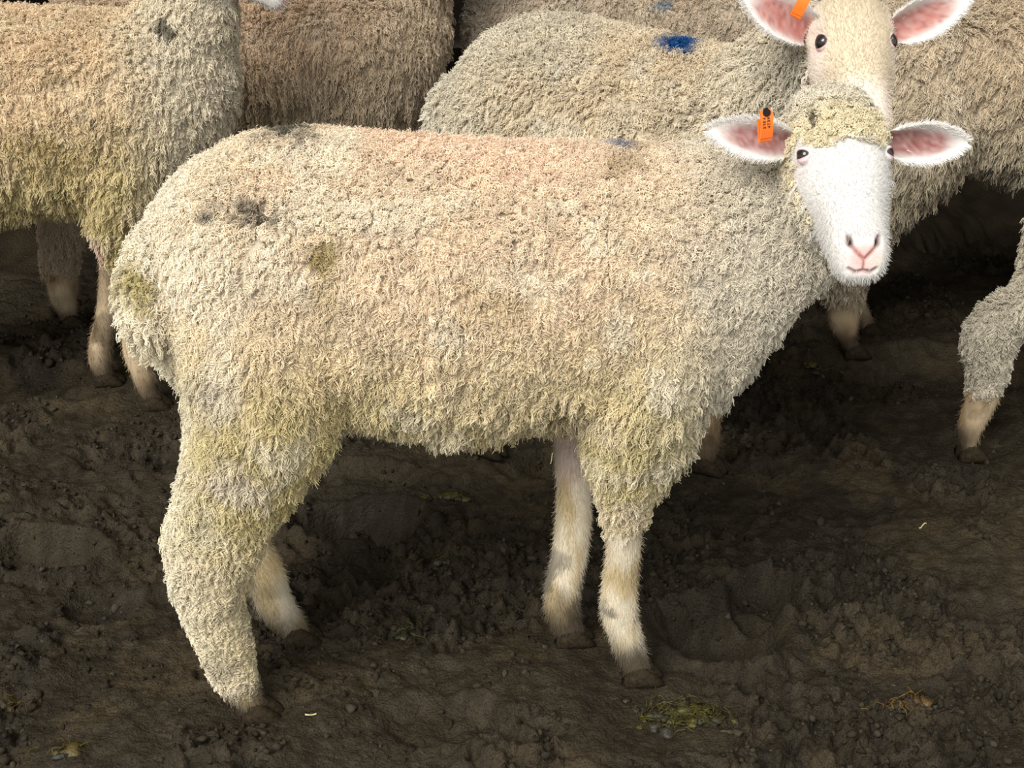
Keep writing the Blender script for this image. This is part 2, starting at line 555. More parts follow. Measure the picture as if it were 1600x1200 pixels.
# ------------------------------------------------------------------ one sheep
def build_sheep(cfg):
    rnd = np.random.default_rng(cfg['seed'])
    root = bpy.data.objects.new('sheep', None)
    root.location = cfg['loc']
    yaw = cfg.get('yaw', 0.0)
    root.rotation_euler = (0, 0, yaw)
    link(root)
    tag(root, cfg['label'], 'sheep', 'sheep in the muddy yard')
    cy, sy = math.cos(yaw), math.sin(yaw)
    Rm = np.array([[cy, -sy, 0], [sy, cy, 0], [0, 0, 1]])
    loc = np.array(cfg['loc'], float)
    to_world = lambda P: np.asarray(P) @ Rm.T + loc
    cam_local = Rm.T @ (np.array([0, 0, CAM_H]) - loc)

    vol = Vol()
    tor = cfg['torso']
    Q = interp_sections(tor, 70)
    vol.loft([ring(q[:3], (0, max(q[3], .01), 0), (0, 0, max(q[4], .01)), 36, 2.15) for q in Q])
    vol.loft(leg_rings(cfg['tail'], 20))
    for S in cfg['legs']:
        e = list(S[-1])
        vol.loft(leg_rings(list(S) + [[e[0] + .004, e[1], max(min(.013, e[2] - .008), .006), e[3] * .98, e[4] * .95]]))
    if 'neck' in cfg:
        vol.loft([ring(q[:3], np.array([.75, 0, -.66]) * 0 + np.array([0, q[3], 0]), norm([-.55, 0, .83]) * q[4], 28) for q in interp_sections(cfg['neck'], 24)])
    hf = cfg['head']
    vol.loft(hf.rings())
    me = vol.fuse('body', cfg['voxel'], cfg.get('smooth', 8))

    if cfg.get('muzzle'):       # finer faces on the muzzle, then nostrils and lips pressed in
        bm = bmesh.new(); bm.from_mesh(me)
        ed = set()
        for f in bm.faces:
            c = np.array(f.calc_center_median())
            t, s, n = hf.loc(c[None])
            if t[0] > .095 and abs(s[0]) < .05 and t[0] < .17 and abs(n[0]) < .07:
                ed.update(f.edges)
        bmesh.ops.subdivide_edges(bm, edges=list(ed), cuts=2, use_grid_fill=True, smooth=0.5)
        bmesh.ops.triangulate(bm, faces=[f for f in bm.faces if len(f.verts) > 4])
        bm.to_mesh(me); bm.free()
    nv = len(me.vertices)
    co = np.empty(nv * 3, np.float32); me.vertices.foreach_get('co', co)
    co = co.reshape(-1, 3).astype(float)
    nr = np.empty(nv * 3, np.float32); me.vertices.foreach_get('normal', nr)
    nr = nr.reshape(-1, 3).astype(float)

    press = np.zeros(nv)
    if cfg.get('muzzle'):
        t, s, n = hf.loc(co)
        on = (t > .09) & (np.abs(s) < .05) & (np.abs(n) < .07) & ((nr @ hf.a) > -0.15)
        # front view of the muzzle, in millimetres from the middle of the nose: x to the side, y downwards
        fx, fy = s * 1000 * hf.k, -(n * 0.80 - t * 0.60) * 1000 * hf.k
        fy = fy - cfg['muzzle'][1]
        fx = fx - cfg['muzzle'][0]
        def seg(pts):
            d = np.full(nv, 1e9)
            for (x0, y0), (x1, y1) in zip(pts[:-1], pts[1:]):
                vx, vy = x1 - x0, y1 - y0
                q = np.clip(((fx - x0) * vx + (fy - y0) * vy) / (vx * vx + vy * vy), 0, 1)
                d = np.minimum(d, np.hypot(fx - x0 - q * vx, fy - y0 - q * vy))
            return d
        strokes = [([(-17, -22), (-15, -15), (-9, -8), (-1, 0)], 2.2), ([(17, -22), (15, -15), (9, -8), (1, 0)], 2.2), ([(0, 0), (0, 11)], 1.3),
                   ([(-15, 11), (-8, 14.5), (0, 12.5), (8, 14.5), (14, 11.5)], 2.0)]
        for pts, wd in strokes:
            press = np.maximum(press, np.exp(-(seg(pts) / wd) ** 2) * on)
        hole = np.maximum(np.exp(-(np.hypot(fx + 15.5, (fy + 17) * .7) / 3.4) ** 2), np.exp(-(np.hypot(fx - 15.5, (fy + 17) * .7) / 3.4) ** 2)) * on
        pink = np.exp(-(np.hypot(fx / 17, (fy + 2) / 15)) ** 4) * on
        chin = np.exp(-(np.hypot(fx / 24, (fy - 21) / 8)) ** 2) * on
        co -= nr * (press * .0028 + hole * .005)[:, None]
        co += nr * (chin * .003)[:, None]
        # eye sockets
    t, s, n = hf.loc(co)
    es, en, et = cfg.get('eye', (.050, .018, 0.0))
    for sg in (-1, 1):
        d = np.sqrt((s - sg * es * 1.08) ** 2 + (n - en) ** 2 + (t - et) ** 2)
        co -= nr * (0.006 * np.exp(-(d / .014) ** 2))[:, None]
        brow = np.sqrt((s - sg * es) ** 2 * .5 + (n - en - .016) ** 2 + ((t - et + .008) * .6) ** 2)
        co += nr * (0.004 * np.exp(-(brow / .011) ** 2))[:, None]
    me.vertices.foreach_set('co', co.astype(np.float32).ravel())
    me.update()
    nr2 = np.empty(nv * 3, np.float32); me.vertices.foreach_get('normal', nr2); nr = nr2.reshape(-1, 3).astype(float)

    # ---- regions
    def regions(P, N):
        t, s, n = hf.loc(P)
        wob = 0.018 * (fbm(P, 70, 3, 5) - .5)
        ht = [h[0] for h in HEAD]
        inhead = (t > -.12) & (t < .165) & (np.abs(s) < np.interp(t, ht, [h[3] for h in HEAD]) + .014) & (n > np.interp(t, ht, [h[2] for h in HEAD]) - .014) & (n < np.interp(t, ht, [h[1] for h in HEAD]) + .016)
        fl = cfg.get('face_line', -.002)
        jaw = np.maximum(sstep(-.006, -.022, n) * .062, 0)      # cheek and jaw stay woolly further forward
        lim = fl + jaw + wob - .022 * np.exp(-((np.abs(s) - .052) / .012) ** 2) * (n > 0)
        face = inhead * sstep(-.004, .004, t - lim)
        cap = inhead * (1 - face) * sstep(-.07, -.03, t) * sstep(-.04, 0.0, n)
        z = P[:, 2]
        front = P[:, 0] > 0.0
        leg_top = np.where(front, cfg.get('front_bare', .235) + .09 * (P[:, 1] > .03), cfg.get('hind_bare', .10) + cfg.get('far_hind', .0) * (P[:, 1] > .03))
        leg = sstep(0.012, -0.012, z - leg_top + .02 * (fbm(P, 25, 2, 8) - .5)) * (1 - face) * (~inhead)
        return face, cap, leg, t, s, n
    face, cap, leg, t, s, n = regions(co, nr)

    def colour(P, N, jitter=True):
        face, cap, leg, t, s, n = regions(P, N)
        pal = cfg['pal']
        Wd = to_world(P)
        Nw = N @ Rm.T
        f1 = fbm(P, 5, 3, cfg['seed']); f2 = fbm(P, 16, 3, cfg['seed'] + 3); f3 = fbm(P, 45, 2, cfg['seed'] + 9)
        c = mix(np.tile(lin(*pal['base']), (len(P), 1)), lin(*pal['warm']), (.45 + .75 * sstep(.3, .65, f1)) * sstep(.42, .60, P[:, 2]) * np.exp(-(P[:, 0] / .30) ** 2))
        low = sstep(.64, .40, P[:, 2] + .16 * (f2 - .5))
        c = mix(c, lin(*pal['low']), low * (1 - .5 * sstep(.34, .24, P[:, 2])) * sstep(.22, .54, f2 * .6 + f1 * .4) * .9)
        c = mix(c, lin(*pal['pale']), sstep(.56, .70, f2) * .5)
        rump = sstep(-.22, -.40, P[:, 0] + .05 * (f1 - .5)) 
        c = mix(c, lin(*pal['rump']), rump * .75)
        c = c * (0.86 + .28 * f3)[:, None]
        c = mix(c, lin(*pal['neck']), sstep(.20, .34, P[:, 0] + .05 * (f2 - .5)) * .8 * (1 - face))
        c = mix(c, lin(*pal['cap']), cap)
        c = mix(c, lin(*pal['face']) * (0.97 + .06 * f3)[:, None], face)
        if cfg.get('beige_face'):
            c = mix(c, lin(*cfg['beige_face']), face * sstep(.10, .05, t + .03 * (f2 - .5)) * sstep(.052, .036, np.abs(s) + .006 * (f2 - .5)))
        legc = mix(np.tile(lin(*pal['leg']), (len(P), 1)), lin(*pal['leg2']), sstep(.38, .70, fbm(P * np.array([1, 1, .4]), 42, 3, 88)))
        c = mix(c, legc, leg)
        if cfg.get('stains'):
            uv, zd = project(Wd)
            facing = sstep(-.18, .04, -(norm(Wd - np.array([0, 0, CAM_H])) * Nw).sum(1))
            wob = 26 * (fbm(P, 40, 3, 91)[:, None] - .5) + 60 * (fbm(P, 9, 2, 97)[:, None] - .5) * 0
            for (u, v, ru, rv, rgb, am, sharp) in cfg['stains']:
                r = np.hypot((uv[:, 0] - u) / ru, (uv[:, 1] - v) / rv) + 1.3 * (fbm(P, 38, 3, int(u)) - .5) * sharp
                c = mix(c, lin(*rgb), am * sstep(1.05, .30 if max(ru, rv) < 60 else -.1, r) * facing * (face < .5))
        mud = sstep(.105, .020, P[:, 2] + .10 * (fbm(P, 22, 3, 61) - .5)) * (leg > 0)
        mud = np.maximum(mud, sstep(.58, .68, fbm(P, 30, 3, 71)) * sstep(.22, .09, P[:, 2]) * .75 * np.where((P[:, 0] < 0) & (P[:, 1] < 0), .45, 1))
        c = mix(c, lin(62, 51, 38), np.clip(mud, 0, 1) * .93)
        return np.clip(c, 0, 1), face, cap, leg, t, s, n

    C, *_ = colour(co, nr)
    C = C * (1 - .42 * np.clip(1 - face - leg, 0, 1))[:, None]  # skin under the fleece darkened: shade between the locks painted in
    if cfg.get('muzzle'):
        C = mix(C, lin(236, 170, 160), pink * .85)
        C = mix(C, lin(238, 226, 205), np.exp(-(np.hypot((fx - 16) / 12, (fy - 4) / 10)) ** 2) * on * .6)
        C = mix(C, lin(120, 66, 60), np.clip(press * .75, 0, 1))
        C = mix(C, lin(70, 34, 32), np.clip(hole * 1.1, 0, 1))
    else:
        nose = sstep(.112, .128, t) * sstep(-.04, -.02, n) * (np.abs(s) < .022)
        C = mix(C, lin(226, 160, 150), nose * .8)
    for sg in (-1, 1):
        d = np.sqrt((s - sg * es * 1.05) ** 2 + (n - en + .010) ** 2 + (t - et - .006) ** 2)
        C = mix(C, lin(228, 188, 186), np.exp(-(d / .011) ** 2) * .55)
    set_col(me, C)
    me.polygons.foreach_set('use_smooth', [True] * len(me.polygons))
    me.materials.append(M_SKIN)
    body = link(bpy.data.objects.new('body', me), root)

    # ---- roots for the fleece
    me.calc_loop_triangles()
    T = np.empty(len(me.loop_triangles) * 3, np.int32)
    me.loop_triangles.foreach_get('vertices', T)
    T = T.reshape(-1, 3)
    A, B, Cc = co[T[:, 0]], co[T[:, 1]], co[T[:, 2]]
    area = 0.5 * np.linalg.norm(np.cross(B - A, Cc - A), axis=1)
    fc = (A + B + Cc) / 3
    fn = norm(nr[T].mean(1))
    facing = (norm(cam_local - fc) * fn).sum(1)
    wgt = np.where(facing > -.35, 1.0, .22)
    uv, _ = project(to_world(fc))
    off = (uv[:, 0] < -160) | (uv[:, 0] > 1760) | (uv[:, 1] < -140)
    wgt = np.where(off, wgt * .25, wgt)
    def sample(N, mask):
        p = area * wgt * mask
        cnt = int(N * p.sum())
        cs = np.cumsum(p) / p.sum()
        idx = np.minimum(np.searchsorted(cs, (np.arange(cnt) + rnd.random(cnt)) / cnt), len(T) - 1)
        r1, r2 = np.sqrt(rnd.random(cnt)), rnd.random(cnt)
        w = np.stack([1 - r1, r1 * (1 - r2), r1 * r2], 1)
        P = (co[T[idx]] * w[:, :, None]).sum(1)
        N_ = norm((nr[T[idx]] * w[:, :, None]).sum(1))
        return P, N_
    fmask = face[T].mean(1); lmask = leg[T].mean(1); cmask = cap[T].mean(1)
    down = np.array([0, 0, -1.0])

    # fleece: locks of a few crimped strands each
    P, N = sample(cfg['locks'], np.clip(1 - fmask - lmask, 0, 1))
    Cl, fce, cp, lg, t_, s_, n_ = colour(P, N)
    cnt = len(P)
    Cl = Cl * rnd.uniform(.86, 1.10, (cnt, 1))
    dn = down - N * (N @ down)[:, None]
    topness = sstep(.25, .85, N[:, 2])
    hindleg = sstep(.36, .26, P[:, 2]) * (P[:, 0] < 0)
    dn = norm(dn + 1e-4)
    flow = norm(np.stack([fbm(P, 7, 2, 201) - .5 - .10, fbm(P, 7, 2, 202) - .5, fbm(P, 7, 2, 203) - .5], 1))
    flow2 = norm(np.stack([fbm(P, 40, 2, 211) - .5, fbm(P, 40, 2, 212) - .5, fbm(P, 40, 2, 213) - .5], 1))
    lay = (0.95 * (1 - topness) + .25 * topness)[:, None]
    D = N * (0.62 + .35 * topness[:, None]) + dn * lay + flow * .35 + flow2 * .45 + rnd.normal(0, .16, (cnt, 3))
    D = np.where(cp[:, None] > .4, N * .9 + hf.a * .35 + flow2 * .5 + rnd.normal(0, .15, (cnt, 3)), D)
    D = norm(D)
    Ln = cfg['wool'] * rnd.uniform(.75, 1.2, cnt) * (0.72 + .5 * sstep(.62, .36, P[:, 2]))
    Ln = Ln * np.where(cp > .4, cfg.get('cap_len', .75), 1.0) * (1 - .42 * sstep(.40, .30, P[:, 2]) * (np.abs(P[:, 1]) > .035)) * (1 - .35 * sstep(.2, .1, P[:, 2]))
    Ln = Ln * (0.8 + .4 * fbm(P, 28, 2, 301))
    mS = cfg['per_lock']
    K = cfg.get('K', 6)
    e1 = norm(np.cross(D, rnd.normal(0, 1, (cnt, 3))))
    e2 = np.cross(D, e1)
    t = np.linspace(0, 1, K)
    cr = cfg['lock_r'] * rnd.uniform(.7, 1.3, cnt)
    ph = rnd.uniform(0, 6.28, cnt)
    tr = cfg.get('turns', 1.15) * rnd.uniform(.6, 1.4, cnt) * np.where(rnd.random(cnt) < .5, -1, 1)
    am = cfg['curl'] * rnd.uniform(.5, 1.5, cnt)
    droop = (.55 * (1 - topness) + .1)
    allX, allC, allR = [], [], []
    for k in range(mS):
        th = rnd.uniform(0, 6.28, cnt)
        rr = cr * np.sqrt(rnd.random(cnt))
        # stay on the skin: spread in the tangent plane
        o1 = e1 - N * (e1 * N).sum(1)[:, None]
        o2 = e2 - N * (e2 * N).sum(1)[:, None]
        off_ = (np.cos(th) * rr)[:, None] * o1 + (np.sin(th) * rr)[:, None] * o2
        pull = (1 - (.38 + .24 * (1 - topness))[:, None] * t[None, :] ** 1.2)
        Lk = Ln * rnd.uniform(.82, 1.1, cnt)
        tipw = rnd.random(cnt) < .22
        Lk = np.where(tipw, Lk * 1.12, Lk)
        Dk = norm(D + rnd.normal(0, .20, (cnt, 3)) * (.4 + .6 * topness)[:, None])
        X = P[:, None, :] + off_[:, None, :] * pull[:, :, None] + Dk[:, None, :] * (Lk[:, None] * t)[:, :, None]
        w = 2 * math.pi * tr[:, None] * t + ph[:, None] + rnd.normal(0, .8, cnt)[:, None]
        env = am[:, None] * np.minimum(t * 1.5, 1.0)
        X = X + (np.cos(w) * env)[:, :, None] * e1[:, None, :] + (np.sin(w) * env)[:, :, None] * e2[:, None, :]
        X[:, :, 2] -= (droop * Lk)[:, None] * t ** 2 * .6
        allX.append(X)
        ck = Cl * rnd.uniform(.82, 1.04, (cnt, 1))
        allC.append(np.where(tipw[:, None], ck * 1.02 + .17 * ck.max(1, keepdims=True) * np.array([1.0, .93, .78]), ck))
        allR.append(cfg['rad'] * rnd.uniform(.75, 1.25, cnt))
    curves_obj('fleece', np.concatenate(allX), np.concatenate(allC), np.concatenate(allR), root, .6)

    # short hair of the face and the shanks
    P, N = sample(cfg['fur'], np.clip(fmask, 0, 1) * (.35 + .65 * (fc @ np.zeros(3) == 0)))
    tt, ss, nn = hf.loc(P)
    keep = np.ones(len(P), bool)
    if cfg.get('muzzle'):
        fxx, fyy = ss * 1000 * hf.k - cfg['muzzle'][0], -(nn * .8 - tt * .6) * 1000 * hf.k - cfg['muzzle'][1]
        keep &= ~((np.abs(fxx) < 20) & (fyy > -24) & (fyy < 16) & (tt > .1)) | (rnd.random(len(P)) < .06)
    for sg in (-1, 1):
        keep &= np.sqrt((ss - sg * es * 1.05) ** 2 + (nn - en) ** 2 + (tt - et) ** 2) > .0115
    P, N, tt = P[keep], N[keep], tt[keep]
    Cf, *_ = colour(P, N)
    D = norm(N * .35 + hf.a * (.8 * (1 - 2 * sstep(.09, .03, tt)))[:, None] * .8 + rnd.normal(0, .22, (len(P), 3)))
    strands('face_hair', P, D, cfg.get('fur_len', .0065) * rnd.uniform(.6, 1.3, len(P)), Cf * rnd.uniform(.80, 1.06, (len(P), 1)), cfg['rad'] * .38, 3, 0, rnd, root)
    P, N = sample(cfg['fur'] * .55, np.clip(lmask, 0, 1))
    Cf, *_ = colour(P, N)
    dn = norm(down - N * (N @ down)[:, None] + 1e-4)
    D = norm(N * .4 + dn + rnd.normal(0, .25, (len(P), 3)))
    strands('leg_hair', P, D, .009 * rnd.uniform(.5, 1.4, len(P)), Cf * rnd.uniform(.85, 1.1, (len(P), 1)), cfg['rad'] * .45, 4, .0006, rnd, root)

    # ---- eyes
    er = cfg.get('eye_r', .0115) * hf.k
    for sg in (-1, 1):
        c = hf.pt(et, sg * (es - .0078), en)
        look = norm(hf.s * sg * .86 + hf.n * .42 + hf.a * .22)
        make_eye(c, look, hf, sg, er, root, cfg)
    # ---- ears
    for sg, e in zip((-1, 1), cfg['ears']):
        b = hf.pt(*e['root'])
        ear, EV, ax, wd, fcx = make_ear(hf, sg, b, e['axis'], e['face'], e['L'], e['W'], root, cfg['seed'] + 50 + sg, e.get('rgb', (214, 160, 150)), cfg['pal']['cap'])
        if e.get('tag'):
            make_tag(e['tag'], ear)
    # ---- hooves: two claws under each leg
    for S, hz in zip(cfg['legs'], cfg.get('hoof', ((1, 0),) * 4)):
        foot = np.array(S[-1][:3])
        hx = norm([hz[0], hz[1], 0])
        for sg in (-1, 1):
            o = bpy.data.objects.new('hoof', CLAW)
            p = foot + np.array([-hx[1], hx[0], 0]) * sg * .0125 + hx * .004
            o.location = (p[0], p[1], cfg.get('hoof_z', -.004))
            o.rotation_euler = (0, 0, math.atan2(hx[1], hx[0]) - sg * .10)
            o.scale = (.95, 1.0, 1.05)
            link(o, root)
    return root

def make_eye(c, look, hf, sg, r, parent, cfg):
    """eyeball with a dark iris, and an eyelid shell with an almond opening"""
    z = norm(look)
    xx = hf.a * .42 + (hf.n * .86 - hf.s * sg * .42) * .9
    x = norm(xx - z * np.dot(xx, z))   # long way of the opening: towards the nose
    y = np.cross(z, x)
    if np.dot(y, -hf.a) < 0:
        y = -y
    V, F, C = [], [], []
    nu, nw = 14, 20
    for i in range(nu):
        th = math.pi * i / (nu - 1)
        for k in range(nw):
            p = 2 * math.pi * k / nw
            d = z * math.cos(th) + (x * math.cos(p) + y * math.sin(p)) * math.sin(th)
            V.append(c + d * r)
            px, py = math.sin(th) * math.cos(p), math.sin(th) * math.sin(p)
            if math.hypot(px / .42, py / .2) < 1 and th < 1.2: C.append(lin(8, 8, 9))
            elif th < .95: C.append(lin(38, 30, 25))
            else: C.append(lin(60, 52, 48))
    for i in range(nu - 1):
        for k in range(nw):
            F.append((i * nw + k, (i + 1) * nw + k, (i + 1) * nw + (k + 1) % nw, i * nw + (k + 1) % nw))
    mesh_obj('eye', V, F, M_EYE, parent, True, C)
    op = cfg.get('eye_open', .42)
    V, F, C = [], [], []
    nr_, nk = 7, 32
    for i in range(nr_):
        f = i / (nr_ - 1)
        for k in range(nk):
            p = 2 * math.pi * k / nk
            ex, ey = .80 * math.cos(p), op * math.sin(p) * (1.0 if math.sin(p) > 0 else .85)
            gx, gy = 1.0 * math.cos(p), 1.0 * math.sin(p)
            ax_, ay = ex + (gx - ex) * f, ey + (gy - ey) * f
            rad = math.hypot(ax_, ay)
            th = min(rad, 1.0) * 1.45
            q = math.atan2(ay, ax_)
            d = z * math.cos(th) + (x * math.cos(q) + y * math.sin(q)) * math.sin(th)
            V.append(c + d * r * (1.03 + .06 * math.sin(math.pi * min(f * 1.6, 1))))
            rim = lin(96, 62, 58) if math.sin(p) > 0 else lin(206, 152, 150)
            whit = lin(244, 236, 230) if math.sin(p) > -.1 else lin(230, 214, 210)
            C.append(rim * (1 - min(f * 3, 1)) + whit * min(f * 3, 1))
    for i in range(nr_ - 1):
        for k in range(nk):
            F.append((i * nk + k, i * nk + (k + 1) % nk, (i + 1) * nk + (k + 1) % nk, (i + 1) * nk + k))
    mesh_obj('eyelid', V, F, M_SKIN, parent, True, C)

def make_tag(tg, ear):
    """orange loop tag folded over the ear edge: strap band bent in a U, black stud, printed characters"""
    o = np.asarray(tg['at'], float); up = norm(tg['up']); out = norm(tg['out'] - up * np.dot(tg['out'], up)); sd = np.cross(up, out)
    H, wid, dep = tg['h'], tg['w'], tg['d']
    path = []
    m = 10
    for i in range(m + 1):      # front run, from the top down
        f = i / m
        path.append((H * (1 - f), dep * (0.55 + .45 * math.sin(math.pi * (0.15 + .75 * f)))))
    for i in range(1, 9):       # bend at the bottom and back up behind
        a = math.pi * i / 8
        path.append((-dep * .5 * math.sin(a), dep * .42 * (0.5 + .5 * math.cos(a)) + .16 * dep))
    for i in range(1, 7):
        path.append((H * .62 * i / 6, dep * .16 - dep * .10 * i / 6))
    V, F = [], []
    th = .0011
    n = len(path)
    for i, (h, d) in enumerate(path):
        h0, d0 = path[max(i - 1, 0)]; h1, d1 = path[min(i + 1, n - 1)]
        tv = norm([h1 - h0, d1 - d0]); nn = (-tv[1], tv[0])
        ww = wid * (.72 if i == 0 else 1.0)
        for (sg, lay) in ((-1, 1), (1, 1), (1, -1), (-1, -1)):
            V.append(o + up * (h + nn[0] * th * lay) + out * (d + nn[1] * th * lay) + sd * sg * ww * .5)
    for i in range(n - 1):
        for k in range(4):
            F.append((i * 4 + k, i * 4 + (k + 1) % 4, (i + 1) * 4 + (k + 1) % 4, (i + 1) * 4 + k))
    F += [(0, 1, 2, 3), tuple(range((n - 1) * 4, n * 4))[::-1]]
    t = mesh_obj('ear_tag', V, F, M_TAG, ear, False)
    t['label'] = 'orange loop ear tag with black stud'
    bm = bmesh.new(); bm.from_mesh(t.data); bmesh.ops.recalc_face_normals(bm, faces=bm.faces)
    # black stud and print belong to the tag: kept as further faces with their own material
    t.data.materials.append(M_INK)
    def quad(h, s, hw, sw):
        i = np.interp(H - h, [0, H], [0, m]); j = int(min(i, m - 1)); f = i - j
        d = path[j][1] * (1 - f) + path[j + 1][1] * f + th + .0005
        i2 = np.interp(H - h + 2 * hw, [0, H], [0, m]); j2 = int(min(i2, m - 1)); f2 = i2 - j2
        d2 = path[j2][1] * (1 - f2) + path[j2 + 1][1] * f2 + th + .0005
        vs = [bm.verts.new(o + up * a + out * dd + sd * b) for a, dd, b in ((h, d, s - sw), (h, d, s + sw), (h - 2 * hw, d2, s + sw), (h - 2 * hw, d2, s - sw))]
        fa = bm.faces.new(vs); fa.material_index = 1
    k = 12
    for lay in (1,):
        d = path[1][1] + th
        top = [bm.verts.new(o + up * (H * .90 + math.sin(a) * .0042) + out * (d + .0016) + sd * math.cos(a) * .0042) for a in [2 * math.pi * q / k for q in range(k)]]
        bot = [bm.verts.new(o + up * (H * .90 + math.sin(a) * .0046) + out * (d - .002) + sd * math.cos(a) * .0046) for a in [2 * math.pi * q / k for q in range(k)]]
        fa = bm.faces.new(top); fa.material_index = 1
        for q in range(k):
            fa = bm.faces.new((top[q], bot[q], bot[(q + 1) % k], top[(q + 1) % k])); fa.material_index = 1
    if tg.get('print', True):
        glyph = {'A': ['010', '101', '111', '101', '101'], 'E': ['111', '100', '110', '100', '111'], 'P': ['110', '101', '110', '100', '100'],
                 'U': ['101', '101', '101', '101', '111'], 'L': ['100', '100', '100', '100', '111'], '2': ['110', '001', '010', '100', '111'],
                 '5': ['111', '100', '110', '001', '110']}
        px = H * .0115
        for row, txt in ((wid * .20, 'AE2P'), (-wid * .16, 'PUL5')):
            for q, ch in enumerate(txt):
                for yy, line in enumerate(glyph[ch]):
                    for xx, b in enumerate(line):
                        if b == '1':        # letters run down the band, lying on their side
                            quad(H * .74 - (q * 4.6 + xx) * px * 2, row - yy * wid * .045 + .0, px, wid * .0225)
    bm.to_mesh(t.data); bm.free()
    return t

exec_sheep = True
# ------------------------------------------------------------------ setting
def build_setting():
    feet = FEET_FLAT
    xs = np.concatenate([np.arange(-2.6, -1.0, .03), np.arange(-1.0, 1.2, .0040), np.arange(1.2, 2.9, .03)])
    ys = np.concatenate([np.arange(-.6, 1.3, .05), np.arange(1.3, 2.35, .0042), np.arange(2.35, 3.3, .009), np.arange(3.3, 5.6, .05), [5.6]])
    X, Y = np.meshgrid(xs, ys)
    P = np.stack([X.ravel(), Y.ravel(), np.zeros(X.size)], 1)
    H = height(P)
    V = P.copy(); V[:, 2] = H
    nx, ny = len(xs), len(ys)
    idx = np.arange(nx * ny).reshape(ny, nx)
    F = np.stack([idx[:-1, :-1], idx[:-1, 1:], idx[1:, 1:], idx[1:, :-1]], -1).reshape(-1, 4)
    me = bpy.data.meshes.new('floor')
    me.vertices.add(len(V)); me.vertices.foreach_set('co', V.astype(np.float32).ravel())
    me.loops.add(F.size); me.loops.foreach_set('vertex_index', F.astype(np.int32).ravel())
    me.polygons.add(len(F)); me.polygons.foreach_set('loop_start', (np.arange(len(F)) * 4).astype(np.int32)); me.polygons.foreach_set('loop_total', np.full(len(F), 4, np.int32))
    me.update(calc_edges=True); me.validate()
    me.polygons.foreach_set('use_smooth', [True] * len(me.polygons))
    f1, f2, f3 = fbm(P, 4, 3, 401), fbm(P, 13, 4, 402), fbm(P, 60, 2, 403)
    c = mix(np.tile(lin(56, 48, 34), (len(P), 1)), lin(48, 41, 29), sstep(.4, .6, f1))
    c = mix(c, lin(72, 61, 42), sstep(.52, .70, f2) * .7)
    c = mix(c, lin(58, 51, 40), sstep(.58, .72, f3) * .4)
    c = c * (.46 + .60 * f3)[:, None]
    set_col(me, c)
    me.materials.append(M_MUD)
    floor = o = link(bpy.data.objects.new('floor', me))
    tag(o, 'dark trampled mud floor of the sheep yard', None, None, 'structure')

    # crumbs and clods of mud lying loose
    rnd = np.random.default_rng(5)
    ico = bmesh.new(); bmesh.ops.create_icosphere(ico, subdivisions=1, radius=1)
    iv = np.array([v.co[:] for v in ico.verts]); ifc = np.array([[v.index for v in f.verts] for f in ico.faces]); ico.free()
    n = 60000
    pts = np.stack([rnd.uniform(-1.05, 1.25, n), 1.35 + 1.9 * rnd.random(n) ** 1.2, np.zeros(n)], 1)
    pr = sstep(.44, .64, fbm(pts, 5.5, 3, 21)) * .9 * sstep(.35, .6, fbm(pts, 18, 2, 35)) + sstep(.54, .68, fbm(pts, 14, 2, 33)) * .45 + .004
    pts = pts[rnd.random(n) < pr]
    z = height(pts)
    rad = .0014 + .0050 * rnd.random(len(pts)) ** 4.0 + .0025 * (rnd.random(len(pts)) < .02)
    V, F, C = [], [], []
    for i, p in enumerate(pts):
        q = iv * (rad[i] * rnd.uniform(.45, 1.45, (len(iv), 1))) * rnd.uniform(.6, 1.4, 3)
        V.append(q + [p[0], p[1], z[i] + rad[i] * .10])
        F.append(ifc + i * len(iv))
    V = np.concatenate(V); F = np.concatenate(F)
    cc = np.repeat(mix(np.tile(lin(40, 34, 25), (len(pts), 1)), lin(66, 59, 48), rnd.random(len(pts)) ** 2), len(iv), 0)
    me = bpy.data.meshes.new('mud_crumbs')
    me.from_pydata([], [], [])
    me.vertices.add(len(V)); me.vertices.foreach_set('co', V.astype(np.float32).ravel())
    me.loops.add(F.size); me.loops.foreach_set('vertex_index', F.astype(np.int32).ravel())
    me.polygons.add(len(F)); me.polygons.foreach_set('loop_start', (np.arange(len(F)) * 3).astype(np.int32)); me.polygons.foreach_set('loop_total', np.full(len(F), 3, np.int32))
    me.update(calc_edges=True)
    set_col(me, cc); me.materials.append(M_CLOD)
    o = link(bpy.data.objects.new('mud_crumbs', me), floor)
    tag(o, None, None, None, 'stuff')

    # unseen roof and walls, added to block skylight and darken the background
    def slab(name, x0, x1, y0, y1, z0, z1, mat, parent=None):
        V = [(x, y, z_) for x in (x0, x1) for y in (y0, y1) for z_ in (z0, z1)]
        F = [(0, 1, 3, 2), (4, 6, 7, 5), (0, 4, 5, 1), (2, 3, 7, 6), (0, 2, 6, 4), (1, 5, 7, 3)]
        return mesh_obj(name, V, F, mat, parent, False)
    r = slab('shade_roof', -2.6, 2.9, SHADE_ROOF_Y, 5.6, 2.5, 2.56, M_SHADE_ROOF); tag(r, None, None, None, 'structure')
    b = slab('shade_wall_back', -2.6, 2.9, 5.62, 5.66, -.05, 2.5, M_SHADE_WALL); tag(b, None, None, None, 'structure')
    for sx, nm in ((-2.62, 'shade_wall_left'), (2.92, 'shade_wall_right')):
        w = slab(nm, sx - .02, sx + .02, SHADE_ROOF_Y, 5.6, -.05, 2.5, M_SHADE_WALL); tag(w, None, None, None, 'structure')
SHADE_ROOF_Y = 1.9

